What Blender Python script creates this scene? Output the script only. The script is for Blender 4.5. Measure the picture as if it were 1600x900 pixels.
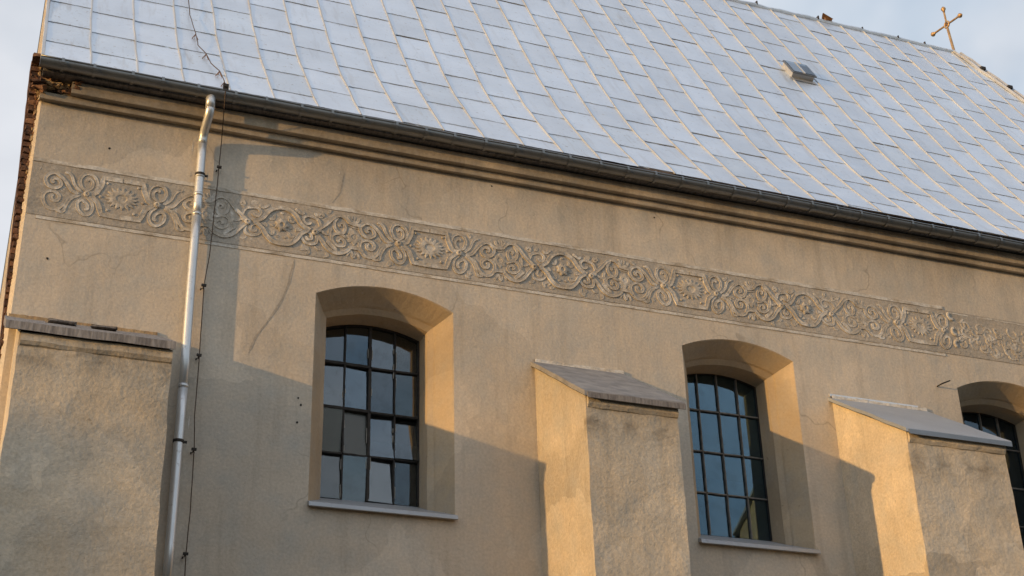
import bpy, bmesh, math, random
from mathutils import Vector, Matrix, noise
for o in list(bpy.data.objects): bpy.data.objects.remove(o)
R = math.radians
scene = bpy.context.scene
COL = scene.collection

# ------------------------------------------------------------ camera
YAW, PITCH, ROLL, FPX = 0.38351454, 0.47155889, -0.03000173, 2296.587
CAM = Vector((0.0, -14.0, 1.6))
fwd = Vector((math.sin(YAW)*math.cos(PITCH), math.cos(YAW)*math.cos(PITCH), math.sin(PITCH)))
rt0 = Vector((math.cos(YAW), -math.sin(YAW), 0)); up0 = rt0.cross(fwd)
rt = rt0*math.cos(ROLL) + up0*math.sin(ROLL); up = -rt0*math.sin(ROLL) + up0*math.cos(ROLL)
cd = bpy.data.cameras.new('camera'); cam = bpy.data.objects.new('camera', cd); COL.objects.link(cam)
cam.matrix_world = Matrix(((rt.x, up.x, -fwd.x, CAM.x), (rt.y, up.y, -fwd.y, CAM.y), (rt.z, up.z, -fwd.z, CAM.z), (0, 0, 0, 1)))
cd.sensor_fit = 'HORIZONTAL'; cd.sensor_width = 36; cd.lens = 36*FPX/1600
cd.clip_start = 0.1; cd.clip_end = 3000
scene.camera = cam
def project(P):
    d = Vector(P) - CAM; z = d.dot(fwd)
    return 800 + FPX*d.dot(rt)/z, 450 - FPX*d.dot(up)/z, z

# ------------------------------------------------------------ sky and sun
SUN_AZ, SUN_EL = R(15.5), R(4.4)          # light travels towards +x and a little into the wall
world = bpy.data.worlds.new('World'); scene.world = world; world.use_nodes = True
wn, wl = world.node_tree.nodes, world.node_tree.links; wn.clear()
def wnode(t, **k):
    n = wn.new(t)
    for a, b in k.items(): setattr(n, a, b)
    return n
wout = wnode('ShaderNodeOutputWorld'); wbg = wnode('ShaderNodeBackground'); wbg.inputs[1].default_value = 0.105
sky = wnode('ShaderNodeTexSky', sky_type='NISHITA', sun_disc=False)
sky.sun_elevation = SUN_EL; sky.sun_rotation = math.atan2(-math.cos(SUN_AZ), -math.sin(SUN_AZ))
sky.altitude = 100; sky.air_density = 1.0; sky.dust_density = 1.5; sky.ozone_density = 1.5
tc = wnode('ShaderNodeTexCoord'); sep = wnode('ShaderNodeSeparateXYZ'); wl.new(tc.outputs['Generated'], sep.inputs[0])
den = wnode('ShaderNodeMath', operation='MAXIMUM'); den.inputs[1].default_value = 0.0; wl.new(sep.outputs[2], den.inputs[0])
den2 = wnode('ShaderNodeMath', operation='ADD'); den2.inputs[1].default_value = 0.28; wl.new(den.outputs[0], den2.inputs[0])
cb = wnode('ShaderNodeCombineXYZ')
for i in (0, 1):
    dv = wnode('ShaderNodeMath', operation='DIVIDE'); wl.new(sep.outputs[i], dv.inputs[0]); wl.new(den2.outputs[0], dv.inputs[1]); wl.new(dv.outputs[0], cb.inputs[i])
cb.inputs[2].default_value = 3.7
n1 = wnode('ShaderNodeTexNoise'); n1.inputs['Scale'].default_value = 1.5; n1.inputs['Detail'].default_value = 5; n1.inputs['Roughness'].default_value = 0.52; n1.inputs['Distortion'].default_value = 0.35
wl.new(cb.outputs[0], n1.inputs['Vector'])
n2 = wnode('ShaderNodeTexNoise'); n2.inputs['Scale'].default_value = 3.1; n2.inputs['Detail'].default_value = 5; n2.inputs['Roughness'].default_value = 0.5
mp = wnode('ShaderNodeMapping'); mp.inputs['Location'].default_value = (7.3, 2.1, 0.4); wl.new(cb.outputs[0], mp.inputs[0]); wl.new(mp.outputs[0], n2.inputs['Vector'])
cover = wnode('ShaderNodeValToRGB'); cover.color_ramp.elements[0].position = 0.40; cover.color_ramp.elements[1].position = 0.58
cover.color_ramp.elements[0].color = (0.25,)*3 + (1,); cover.color_ramp.elements[1].color = (1, 1, 1, 1)
wl.new(n1.outputs['Fac'], cover.inputs[0])
ccol = wnode('ShaderNodeValToRGB'); ccol.color_ramp.elements[0].position = 0.32; ccol.color_ramp.elements[1].position = 0.68
ccol.color_ramp.elements[0].color = (5.6, 5.95, 6.6, 1); ccol.color_ramp.elements[1].color = (9.0, 9.15, 9.5, 1)
wl.new(n2.outputs['Fac'], ccol.inputs[0])
skyb = wnode('ShaderNodeMix', data_type='RGBA', blend_type='MULTIPLY'); skyb.inputs[0].default_value = 1
wl.new(sky.outputs[0], skyb.inputs[6]); skyb.inputs[7].default_value = (3.2, 3.6, 3.8, 1)
mixs = wnode('ShaderNodeMix', data_type='RGBA'); wl.new(cover.outputs[0], mixs.inputs[0]); wl.new(skyb.outputs[2], mixs.inputs[6]); wl.new(ccol.outputs[0], mixs.inputs[7])
wl.new(mixs.outputs[2], wbg.inputs[0]); wl.new(wbg.outputs[0], wout.inputs[0])
travel = Vector((math.cos(SUN_EL)*math.cos(SUN_AZ), math.cos(SUN_EL)*math.sin(SUN_AZ), -math.sin(SUN_EL)))
sd = bpy.data.lights.new('sun', 'SUN'); sd.energy = 3.15; sd.angle = R(0.6); sd.color = (1.0, 0.58, 0.20)
sun = bpy.data.objects.new('sun', sd); COL.objects.link(sun)
sun.rotation_euler = travel.to_track_quat('-Z', 'Y').to_euler(); sun.location = (-20, -6, 20)
scene.view_settings.view_transform = 'Standard'; scene.view_settings.look = 'None'
scene.view_settings.exposure = 0; scene.view_settings.gamma = 1; scene.view_settings.use_curve_mapping = False
scene.render.engine = 'CYCLES'
scene.cycles.max_bounces = 7; scene.cycles.diffuse_bounces = 2; scene.cycles.glossy_bounces = 3; scene.cycles.transparent_max_bounces = 8

# ------------------------------------------------------------ materials
def mat(name):
    m = bpy.data.materials.new(name); m.use_nodes = True
    nt = m.node_tree; b = nt.nodes['Principled BSDF']
    return m, nt, b
class N:
    """small node-graph helper"""
    def __init__(s, nt):
        s.nt = nt; g = nt.nodes.new('ShaderNodeNewGeometry'); s.pos = g.outputs['Position']
        s.rand = None
    def random(s):
        if s.rand is None: s.rand = s.nt.nodes.new('ShaderNodeObjectInfo').outputs['Random']
        return s.rand
    def map(s, v, scale=(1, 1, 1), loc=(0, 0, 0)):
        n = s.nt.nodes.new('ShaderNodeMapping'); n.inputs['Scale'].default_value = scale; n.inputs['Location'].default_value = loc
        s.nt.links.new(v, n.inputs[0]); return n.outputs[0]
    def noise(s, scale, detail=4, rough=.55, vec=None, dist=0):
        n = s.nt.nodes.new('ShaderNodeTexNoise'); n.inputs['Scale'].default_value = scale; n.inputs['Detail'].default_value = detail
        n.inputs['Roughness'].default_value = rough; n.inputs['Distortion'].default_value = dist
        s.nt.links.new(vec if vec is not None else s.pos, n.inputs['Vector']); return n.outputs['Fac']
    def ramp(s, f, stops):
        n = s.nt.nodes.new('ShaderNodeValToRGB'); e = n.color_ramp.elements
        while len(e) < len(stops): e.new(0.5)
        for q, (p, c) in zip(e, stops):
            q.position = p; q.color = (c, c, c, 1) if not isinstance(c, tuple) else (*c, 1)
        s.nt.links.new(f, n.inputs[0]); return n.outputs[0]
    def mix(s, f, a, b, mode='MIX'):
        n = s.nt.nodes.new('ShaderNodeMix'); n.data_type = 'RGBA'; n.blend_type = mode
        for k, v in ((0, f), (6, a), (7, b)):
            if isinstance(v, (int, float)): n.inputs[k].default_value = v if k == 0 else (v, v, v, 1)
            elif isinstance(v, tuple): n.inputs[k].default_value = (*v, 1)
            else: s.nt.links.new(v, n.inputs[k])
        return n.outputs[2]
    def math(s, op, a, b=0.0, clamp=False):
        n = s.nt.nodes.new('ShaderNodeMath'); n.operation = op; n.use_clamp = clamp
        for k, v in ((0, a), (1, b)):
            if isinstance(v, (int, float)): n.inputs[k].default_value = v
            else: s.nt.links.new(v, n.inputs[k])
        return n.outputs[0]
    def axis(s, i):
        n = s.nt.nodes.new('ShaderNodeSeparateXYZ'); s.nt.links.new(s.pos, n.inputs[0]); return n.outputs[i]
    def bump(s, hs, bsdf):
        prev = None
        for h, st, d in hs:
            n = s.nt.nodes.new('ShaderNodeBump'); n.inputs['Strength'].default_value = st; n.inputs['Distance'].default_value = d
            s.nt.links.new(h, n.inputs['Height'])
            if prev is not None: s.nt.links.new(prev, n.inputs['Normal'])
            prev = n.outputs[0]
        s.nt.links.new(prev, bsdf.inputs['Normal'])
    def link(s, a, b): s.nt.links.new(a, b)

def make_stucco(name, c_mid, soot=0.0, streak=0.35, bump=1.0, lo=.80, hi=1.10, grey=.45, patch=.45, grain=.30):
    m, nt, b = mat(name); g = N(nt)
    big = g.noise(.55, 3, .6, dist=.4); mid = g.noise(2.6, 4, .62); fine = g.noise(34, 2, .6)
    st = g.noise(1.0, 4, .6, vec=g.map(g.pos, (5.5, 5.5, .45)))
    col = g.mix(g.ramp(big, [(.36, 0.0), (.66, 1.0)]), tuple(c*lo for c in c_mid), tuple(c*hi for c in c_mid))
    gr = sum(c_mid)/3*.93
    col = g.mix(g.math('MULTIPLY', g.ramp(mid, [(.42, 0.0), (.72, 1.0)]), grey), col, (gr*.93, gr*.92, gr*.86))
    col = g.mix(g.math('MULTIPLY', g.ramp(st, [(.52, 0.0), (.78, 1.0)]), streak), col, tuple(c*.62 for c in c_mid))
    col = g.mix(grain, col, g.mix(1.0, col, g.ramp(fine, [(.3, .6), (.7, 1.35)]), 'MULTIPLY'))
    wh = g.noise(7.5, 4, .72); col = g.mix(g.math('MULTIPLY', g.ramp(wh, [(.685, 0.0), (.73, 1.0)]), .35), col, (.52, .48, .42))
    dk = g.noise(11, 3, .7, vec=g.map(g.pos, (1, 1, 1), (4.1, 0, 9.7))); col = g.mix(g.math('MULTIPLY', g.ramp(dk, [(.69, 0.0), (.74, 1.0)]), .55), col, tuple(c*.4 for c in c_mid))
    # patches of newer plaster and a few hairline cracks
    wv = nt.nodes.new('ShaderNodeVectorMath'); wv.operation = 'ADD'; g.link(g.pos, wv.inputs[0])
    nz = nt.nodes.new('ShaderNodeTexNoise'); nz.inputs['Scale'].default_value = 1.3; nz.inputs['Detail'].default_value = 3; g.link(g.pos, nz.inputs['Vector']); g.link(nz.outputs['Color'], wv.inputs[1])
    vo = nt.nodes.new('ShaderNodeTexVoronoi'); vo.inputs['Scale'].default_value = .75; g.link(wv.outputs[0], vo.inputs['Vector'])
    hue = nt.nodes.new('ShaderNodeSeparateColor'); g.link(vo.outputs['Color'], hue.inputs[0])
    col = g.mix(patch, col, g.mix(1.0, col, g.ramp(hue.outputs[0], [(.15, .70), (.85, 1.22)]), 'MULTIPLY'))
    vc = nt.nodes.new('ShaderNodeTexVoronoi'); vc.feature = 'DISTANCE_TO_EDGE'; vc.inputs['Scale'].default_value = .62; g.link(g.map(wv.outputs[0], (1, 1, .7), (3.3, 0, 1.1)), vc.inputs['Vector'])
    crk = g.math('MULTIPLY', g.ramp(vc.outputs['Distance'], [(.0, 1.0), (.0065, 0.0)]), g.ramp(g.noise(.9, 2, .5, vec=g.map(g.pos, (1, 1, 1), (8, 2, 5))), [(.52, 0.0), (.60, 1.0)]))
    col = g.mix(g.math('MULTIPLY', crk, .5 if name == 'stucco_wall' else .12), col, tuple(c*.42 for c in c_mid))
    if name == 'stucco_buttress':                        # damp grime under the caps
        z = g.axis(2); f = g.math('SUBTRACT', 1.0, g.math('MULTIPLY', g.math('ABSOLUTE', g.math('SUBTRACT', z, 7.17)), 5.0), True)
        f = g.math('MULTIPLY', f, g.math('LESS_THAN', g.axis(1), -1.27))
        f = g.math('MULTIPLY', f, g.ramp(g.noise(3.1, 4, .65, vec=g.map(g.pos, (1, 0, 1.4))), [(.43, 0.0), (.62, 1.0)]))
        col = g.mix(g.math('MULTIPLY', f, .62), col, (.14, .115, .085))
    if soot:
        z = g.axis(2); f = g.math('MULTIPLY', g.math('SUBTRACT', z, 10.25), 1.5, True)
        sn = g.noise(2.2, 5, .62, vec=g.map(g.pos, (1.3, 1, .7)))
        f = g.math('MULTIPLY', f, g.ramp(sn, [(.40, 0.0), (.62, 1.0)]))
        col = g.mix(g.math('MULTIPLY', f, soot), col, (.075, .062, .045))
    g.link(col, b.inputs['Base Color']); b.inputs['Roughness'].default_value = .93
    b.inputs['Specular IOR Level'].default_value = .25
    g.bump([(g.noise(1.6, 2, .5), .45*bump, .05), (g.noise(9, 3, .6), .42*bump, .014), (g.noise(24, 4, .7), .6*bump, .008)], b)
    return m
M = {}
M['stucco'] = make_stucco('stucco_wall', (.56, .485, .395), soot=.3, streak=.6, lo=.92, hi=1.08, grey=.6, patch=.25, grain=.25)
M['stucco_buttress'] = make_stucco('stucco_buttress', (.57, .49, .385), streak=.6, bump=1.8, lo=.80, grey=.6, patch=.5, grain=.3)
M['stucco_cornice'] = make_stucco('stucco_cornice', (.46, .385, .295), soot=.35, streak=.6)
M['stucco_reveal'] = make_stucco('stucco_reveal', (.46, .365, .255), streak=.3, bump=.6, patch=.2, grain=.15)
M['frieze_field'] = make_stucco('frieze_field', (.44, .385, .32), streak=.3, bump=1.2, grey=.6, patch=.2, grain=.4)

def relief_mat(name):
    m, nt, b = mat(name); g = N(nt)
    n = g.noise(4.2, 5, .7); f = g.noise(26, 3, .65)
    col = g.mix(g.ramp(n, [(.46, 0.0), (.66, 1.0)]), (.43, .38, .315), (.68, .64, .58))
    col = g.mix(.55, col, g.mix(1.0, col, g.ramp(f, [(.32, .55), (.68, 1.3)]), 'MULTIPLY'))
    g.link(col, b.inputs['Base Color']); b.inputs['Roughness'].default_value = .95
    g.bump([(g.noise(14, 3), .7, .012), (f, .7, .006)], b); return m
def flaking(name):
    m, nt, b = mat(name); g = N(nt)
    n = g.noise(6, 6, .7, vec=g.map(g.pos, (.6, 1, 1.6)))
    col = g.mix(g.ramp(n, [(.38, 0.0), (.54, 1.0)]), (.40, .34, .265), (.62, .59, .54))
    col = g.mix(.4, col, g.mix(1.0, col, g.ramp(g.noise(40, 3), [(.3, .6), (.7, 1.3)]), 'MULTIPLY'))
    g.link(col, b.inputs['Base Color']); b.inputs['Roughness'].default_value = .95
    g.bump([(n, .6, .01), (g.noise(45, 3), .5, .004)], b); return m
M['flaking'] = flaking('flaking_whitewash')
M['frieze_relief'] = relief_mat('frieze_relief')

def sheet_metal(name, c, rough=.42, metallic=.75, dirt=(.20, .17, .14), dirtamt=.5, vary=.10, bump=.5):
    m, nt, b = mat(name); g = N(nt)
    r = g.random()
    n = g.noise(1.4, 5, .62); sp = g.noise(16, 5, .7); st = g.noise(1.0, 4, .6, vec=g.map(g.pos, (9, 1.2, 1.2)))
    v = g.math('ADD', g.math('MULTIPLY', r, vary), 1 - vary*.6)
    col = g.mix(g.ramp(n, [(.3, 0.0), (.7, 1.0)]), tuple(x*.88 for x in c), c)
    mul = nt.nodes.new('ShaderNodeVectorMath'); mul.operation = 'SCALE'; g.link(col, mul.inputs[0]); g.link(v, mul.inputs['Scale'])
    f = g.math('MULTIPLY', g.ramp(sp, [(.60, 0.0), (.72, 1.0)]), dirtamt)
    f2 = g.math('MULTIPLY', g.ramp(st, [(.56, 0.0), (.80, 1.0)]), dirtamt*.5)
    col = g.mix(g.math('MAXIMUM', f, f2), mul.outputs[0], dirt)
    g.link(col, b.inputs['Base Color'])
    g.link(g.math('ADD', g.math('MULTIPLY', g.noise(6, 4), .25), rough - .12), b.inputs['Roughness'])
    b.inputs['Metallic'].default_value = metallic
    g.bump([(g.noise(2.2, 2, .4), bump*.35, .03), (g.noise(14, 4), bump*.3, .004)], b); return m
M['roof'] = sheet_metal('roof_sheet', (.78, .85, .945), .44, .8, dirt=(.38, .35, .33), dirtamt=.65, vary=.10, bump=.9)
M['roofstain'] = sheet_metal('roof_sheet_stained', (.73, .81, .91), .47, .74, dirt=(.30, .25, .20), dirtamt=.9)
M['seam'] = sheet_metal('standing_seam', (.56, .585, .62), .55, .5, dirt=(.25, .17, .11), dirtamt=.7)
M['gutter'] = sheet_metal('gutter_zinc', (.25, .265, .28), .38, .8, dirt=(.10, .085, .07), dirtamt=.6)
M['pipe'] = sheet_metal('pipe_zinc', (.70, .72, .74), .38, .6, dirt=(.30, .27, .24), dirtamt=.6)
M['sill'] = sheet_metal('sill_zinc', (.42, .44, .47), .5, .5, dirt=(.2, .19, .18), dirtamt=.5)
M['cap_zinc'] = sheet_metal('cap_zinc', (.42, .46, .52), .5, .45, dirt=(.2, .2, .2), dirtamt=.4)

def plain(name, c, c2, rough=.9, scale=8, metallic=0, bump=.4, bd=.01, ramp=(.35, .65), stretch=(1, 1, 1)):
    m, nt, b = mat(name); g = N(nt)
    n = g.noise(scale, 5, .65, vec=g.map(g.pos, stretch))
    col = g.mix(g.ramp(n, [(ramp[0], 0.0), (ramp[1], 1.0)]), c, c2)
    col = g.mix(g.math('MULTIPLY', g.random(), .4), col, tuple(x*.6 for x in c))
    g.link(col, b.inputs['Base Color']); b.inputs['Roughness'].default_value = rough; b.inputs['Metallic'].default_value = metallic
    g.bump([(n, bump, bd), (g.noise(scale*5, 3), bump, bd*.3)], b); return m
M['deck'] = plain('roof_underlay', (.075, .055, .045), (.15, .11, .09), 1, 6)
M['slate'] = plain('weathered_slate', (.20, .20, .21), (.36, .35, .35), .75, 5, bump=.5)
M['oldwood'] = plain('weathered_board', (.13, .12, .12), (.33, .31, .30), .9, 12, stretch=(3, 1, .4))
M['brick'] = plain('old_brick', (.14, .07, .042), (.30, .16, .09), .95, 14, bump=.9, bd=.015)
M['brickdark'] = plain('sooty_brick', (.05, .03, .022), (.17, .08, .045), .95, 11, bump=.9, bd=.015)
M['mortar'] = plain('mortar', (.30, .20, .11), (.45, .33, .19), .98, 14, bump=.9, bd=.02)
M['iron'] = plain('dark_iron', (.018, .016, .015), (.05, .042, .036), .7, 20, .3)
M['ironlight'] = plain('putty_bar', (.10, .09, .08), (.22, .20, .18), .8, 12)
M['wire'] = plain('lightning_wire', (.07, .045, .03), (.12, .08, .055), .6, 20, .5)
M['gold'] = plain('gilded_iron', (.42, .25, .11), (.60, .42, .22), .45, 10, .5)
M['rust'] = plain('rusty_iron', (.14, .07, .035), (.30, .17, .09), .8, 20, .3)
M['inner'] = plain('church_inside', (.06, .055, .05), (.08, .07, .06), 1, 2)
M['ground'] = plain('ground', (.032, .034, .024), (.06, .056, .045), 1, .6)
M['plaster2'] = plain('house_plaster', (.07, .05, .04), (.12, .085, .065), .95, 2)
M['tile'] = plain('dark_tile', (.10, .05, .04), (.16, .09, .07), .85, 6)
M['putty'] = plain('old_putty', (.30, .28, .25), (.5, .47, .42), .9, 30)

def glass(name, tint, rough, k, base, gc=(.98, .95, .92)):
    m = bpy.data.materials.new(name); m.use_nodes = True; nt = m.node_tree; nt.nodes.clear(); g = N(nt)
    out = nt.nodes.new('ShaderNodeOutputMaterial'); tr = nt.nodes.new('ShaderNodeBsdfTransparent'); tr.inputs[0].default_value = (*tint, 1)
    gl = nt.nodes.new('ShaderNodeBsdfGlossy'); gl.inputs['Roughness'].default_value = rough; gl.inputs[0].default_value = (*gc, 1)
    fr = nt.nodes.new('ShaderNodeFresnel'); fr.inputs[0].default_value = 1.52
    bp = nt.nodes.new('ShaderNodeBump'); bp.inputs['Strength'].default_value = .05; bp.inputs['Distance'].default_value = .02
    g.link(g.noise(3.2, 2, .4), bp.inputs['Height']); g.link(bp.outputs[0], gl.inputs['Normal'])
    g.link(g.mix(g.random(), gc, (.62, .80, 1.0) if name == 'window_glass' else gc), gl.inputs[0])
    rk = nt.nodes.new('ShaderNodeMath'); rk.operation = 'FRACT'; g.link(g.math('MULTIPLY', g.random(), 7.31), rk.inputs[0])
    kk = g.math('ADD', g.math('MULTIPLY', rk.outputs[0], k*.85 if name == 'window_glass' else k*.1), k*.62 if name == 'window_glass' else k*.95)
    f = g.math('ADD', g.math('MULTIPLY', fr.outputs[0], kk), .02, True)
    mx = nt.nodes.new('ShaderNodeMixShader'); g.link(f, mx.inputs[0]); g.link(tr.outputs[0], mx.inputs[1]); g.link(gl.outputs[0], mx.inputs[2])
    df = nt.nodes.new('ShaderNodeBsdfDiffuse'); df.inputs[0].default_value = (*base, 1)
    m2 = nt.nodes.new('ShaderNodeMixShader'); g.link(mx.outputs[0], m2.inputs[1]); g.link(df.outputs[0], m2.inputs[2])
    dn = g.noise(5, 6, .7); g.link(g.math('ADD', g.math('MULTIPLY', g.ramp(dn, [(.5, 0.0), (.8, 1.0)]), .18), .05), m2.inputs[0])
    g.link(m2.outputs[0], out.inputs[0]); return m
M['glass'] = glass('window_glass', (.8, .85, .85), .02, 1.75, (.10, .10, .095))
M['glassblue'] = glass('bluish_window_glass', (.6, .75, .8), .015, 1.75, (.06, .075, .09), (.62, .83, 1.0))
M['glassdirty'] = glass('dirty_window_glass', (.5, .52, .46), .35, 1.5, (.14, .145, .11))

# ------------------------------------------------------------ mesh helpers
rng = random.Random(7)
def link_obj(name, me, parent=None, material=None, smooth=False):
    if material is not None and not me.materials: me.materials.append(M[material])
    if smooth:
        for p in me.polygons: p.use_smooth = True
    o = bpy.data.objects.new(name, me); COL.objects.link(o)
    if parent is not None:
        o.parent = parent
        o.matrix_parent_inverse = Matrix.Translation(-world_loc(parent))
    return o
def world_loc(o):
    v = Vector(o.location)
    p = o.parent
    if p is not None: v = v + o.matrix_parent_inverse.translation + world_loc(p)
    return v
def mesh(name, verts, faces):
    me = bpy.data.meshes.new(name); me.from_pydata([tuple(v) for v in verts], [], faces); me.update(); return me
def add(name, verts, faces, material, parent=None, smooth=False):
    return link_obj(name, mesh(name, verts, faces), parent, material, smooth)
def empty(name, loc, parent=None):
    o = bpy.data.objects.new(name, None); COL.objects.link(o); o.location = loc; o.empty_display_size = .2
    if parent is not None:
        o.parent = parent; o.matrix_parent_inverse = Matrix.Translation(-world_loc(parent))
    return o
def tag(o, label=None, cat=None, group=None, kind=None):
    for k, v in (('label', label), ('category', cat), ('group', group), ('kind', kind)):
        if v: o[k] = v
    return o
class MB:
    def __init__(s): s.v = []; s.f = []
    def put(s, verts, faces):
        o = len(s.v); s.v += [Vector(v) for v in verts]; s.f += [tuple(i + o for i in f) for f in faces]; return s
    def box(s, x0, x1, y0, y1, z0, z1):
        return s.put([(x0, y0, z0), (x1, y0, z0), (x1, y1, z0), (x0, y1, z0), (x0, y0, z1), (x1, y0, z1), (x1, y1, z1), (x0, y1, z1)],
                     [(0, 3, 2, 1), (4, 5, 6, 7), (0, 1, 5, 4), (1, 2, 6, 5), (2, 3, 7, 6), (3, 0, 4, 7)])
    def tube(s, pts, r, n=8, cap=True):
        pts = [Vector(p) for p in pts]; rings = []
        rs = r if isinstance(r, (list, tuple)) else [r]*len(pts)
        ref = Vector((0, 0, 1)) if abs((pts[-1]-pts[0]).normalized().z) < .9 else Vector((1, 0, 0))
        o = len(s.v)
        for i, p in enumerate(pts):
            t = (pts[min(i+1, len(pts)-1)] - pts[max(i-1, 0)]).normalized()
            a = t.cross(ref).normalized(); b = t.cross(a)
            for k in range(n):
                q = 2*math.pi*k/n; s.v.append(p + (a*math.cos(q) + b*math.sin(q))*rs[i])
        for i in range(len(pts)-1):
            for k in range(n):
                s.f.append((o+i*n+k, o+i*n+(k+1) % n, o+(i+1)*n+(k+1) % n, o+(i+1)*n+k))
        if cap:
            s.f.append(tuple(o+k for k in range(n))); s.f.append(tuple(o+(len(pts)-1)*n+k for k in reversed(range(n))))
        return s
    def grid(s, nu, nv, fn):
        o = len(s.v)
        for i in range(nu+1):
            for j in range(nv+1): s.v.append(Vector(fn(i/nu, j/nv)))
        for i in range(nu):
            for j in range(nv):
                a = o+i*(nv+1)+j; s.f.append((a, a+nv+1, a+nv+2, a+1))
        return s
    def build(s, name, material, parent=None, smooth=False):
        me = mesh(name, s.v, s.f); bm = bmesh.new(); bm.from_mesh(me); bmesh.ops.recalc_face_normals(bm, faces=bm.faces); bm.to_mesh(me); bm.free()
        return link_obj(name, me, parent, material, smooth)
def bevel_build(mb, name, material, parent, w=.006, seg=1):
    me = mesh(name, mb.v, mb.f); bm = bmesh.new(); bm.from_mesh(me); bmesh.ops.recalc_face_normals(bm, faces=bm.faces)
    bmesh.ops.bevel(bm, geom=list(bm.edges), offset=w, segments=seg, affect='EDGES', profile=.5); bm.to_mesh(me); bm.free()
    return link_obj(name, me, parent, material)
def wob(p, scale, amp, seed=0.0):
    return noise.noise(Vector((p[0]*scale+seed, p[1]*scale-seed, p[2]*scale+seed*.5)))*amp
def lump(name, c, size, material, parent, rz=0.0, ry=0.0, amt=.25):
    """an uneven broken piece of masonry"""
    bm = bmesh.new(); bmesh.ops.create_cube(bm, size=1); bmesh.ops.subdivide_edges(bm, edges=bm.edges[:], cuts=1, use_grid_fill=True)
    rot = Matrix.Rotation(rz, 3, 'Z') @ Matrix.Rotation(ry, 3, 'Y')
    for v in bm.verts:
        q = Vector((v.co.x*size[0], v.co.y*size[1], v.co.z*size[2]))
        q += Vector((rng.uniform(-1, 1)*size[0], rng.uniform(-1, 1)*size[1], rng.uniform(-1, 1)*size[2]))*amt*.5
        v.co = rot @ q + Vector(c)
    me = bpy.data.meshes.new(name); bm.to_mesh(me); bm.free()
    return link_obj(name, me, parent, material)
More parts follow.
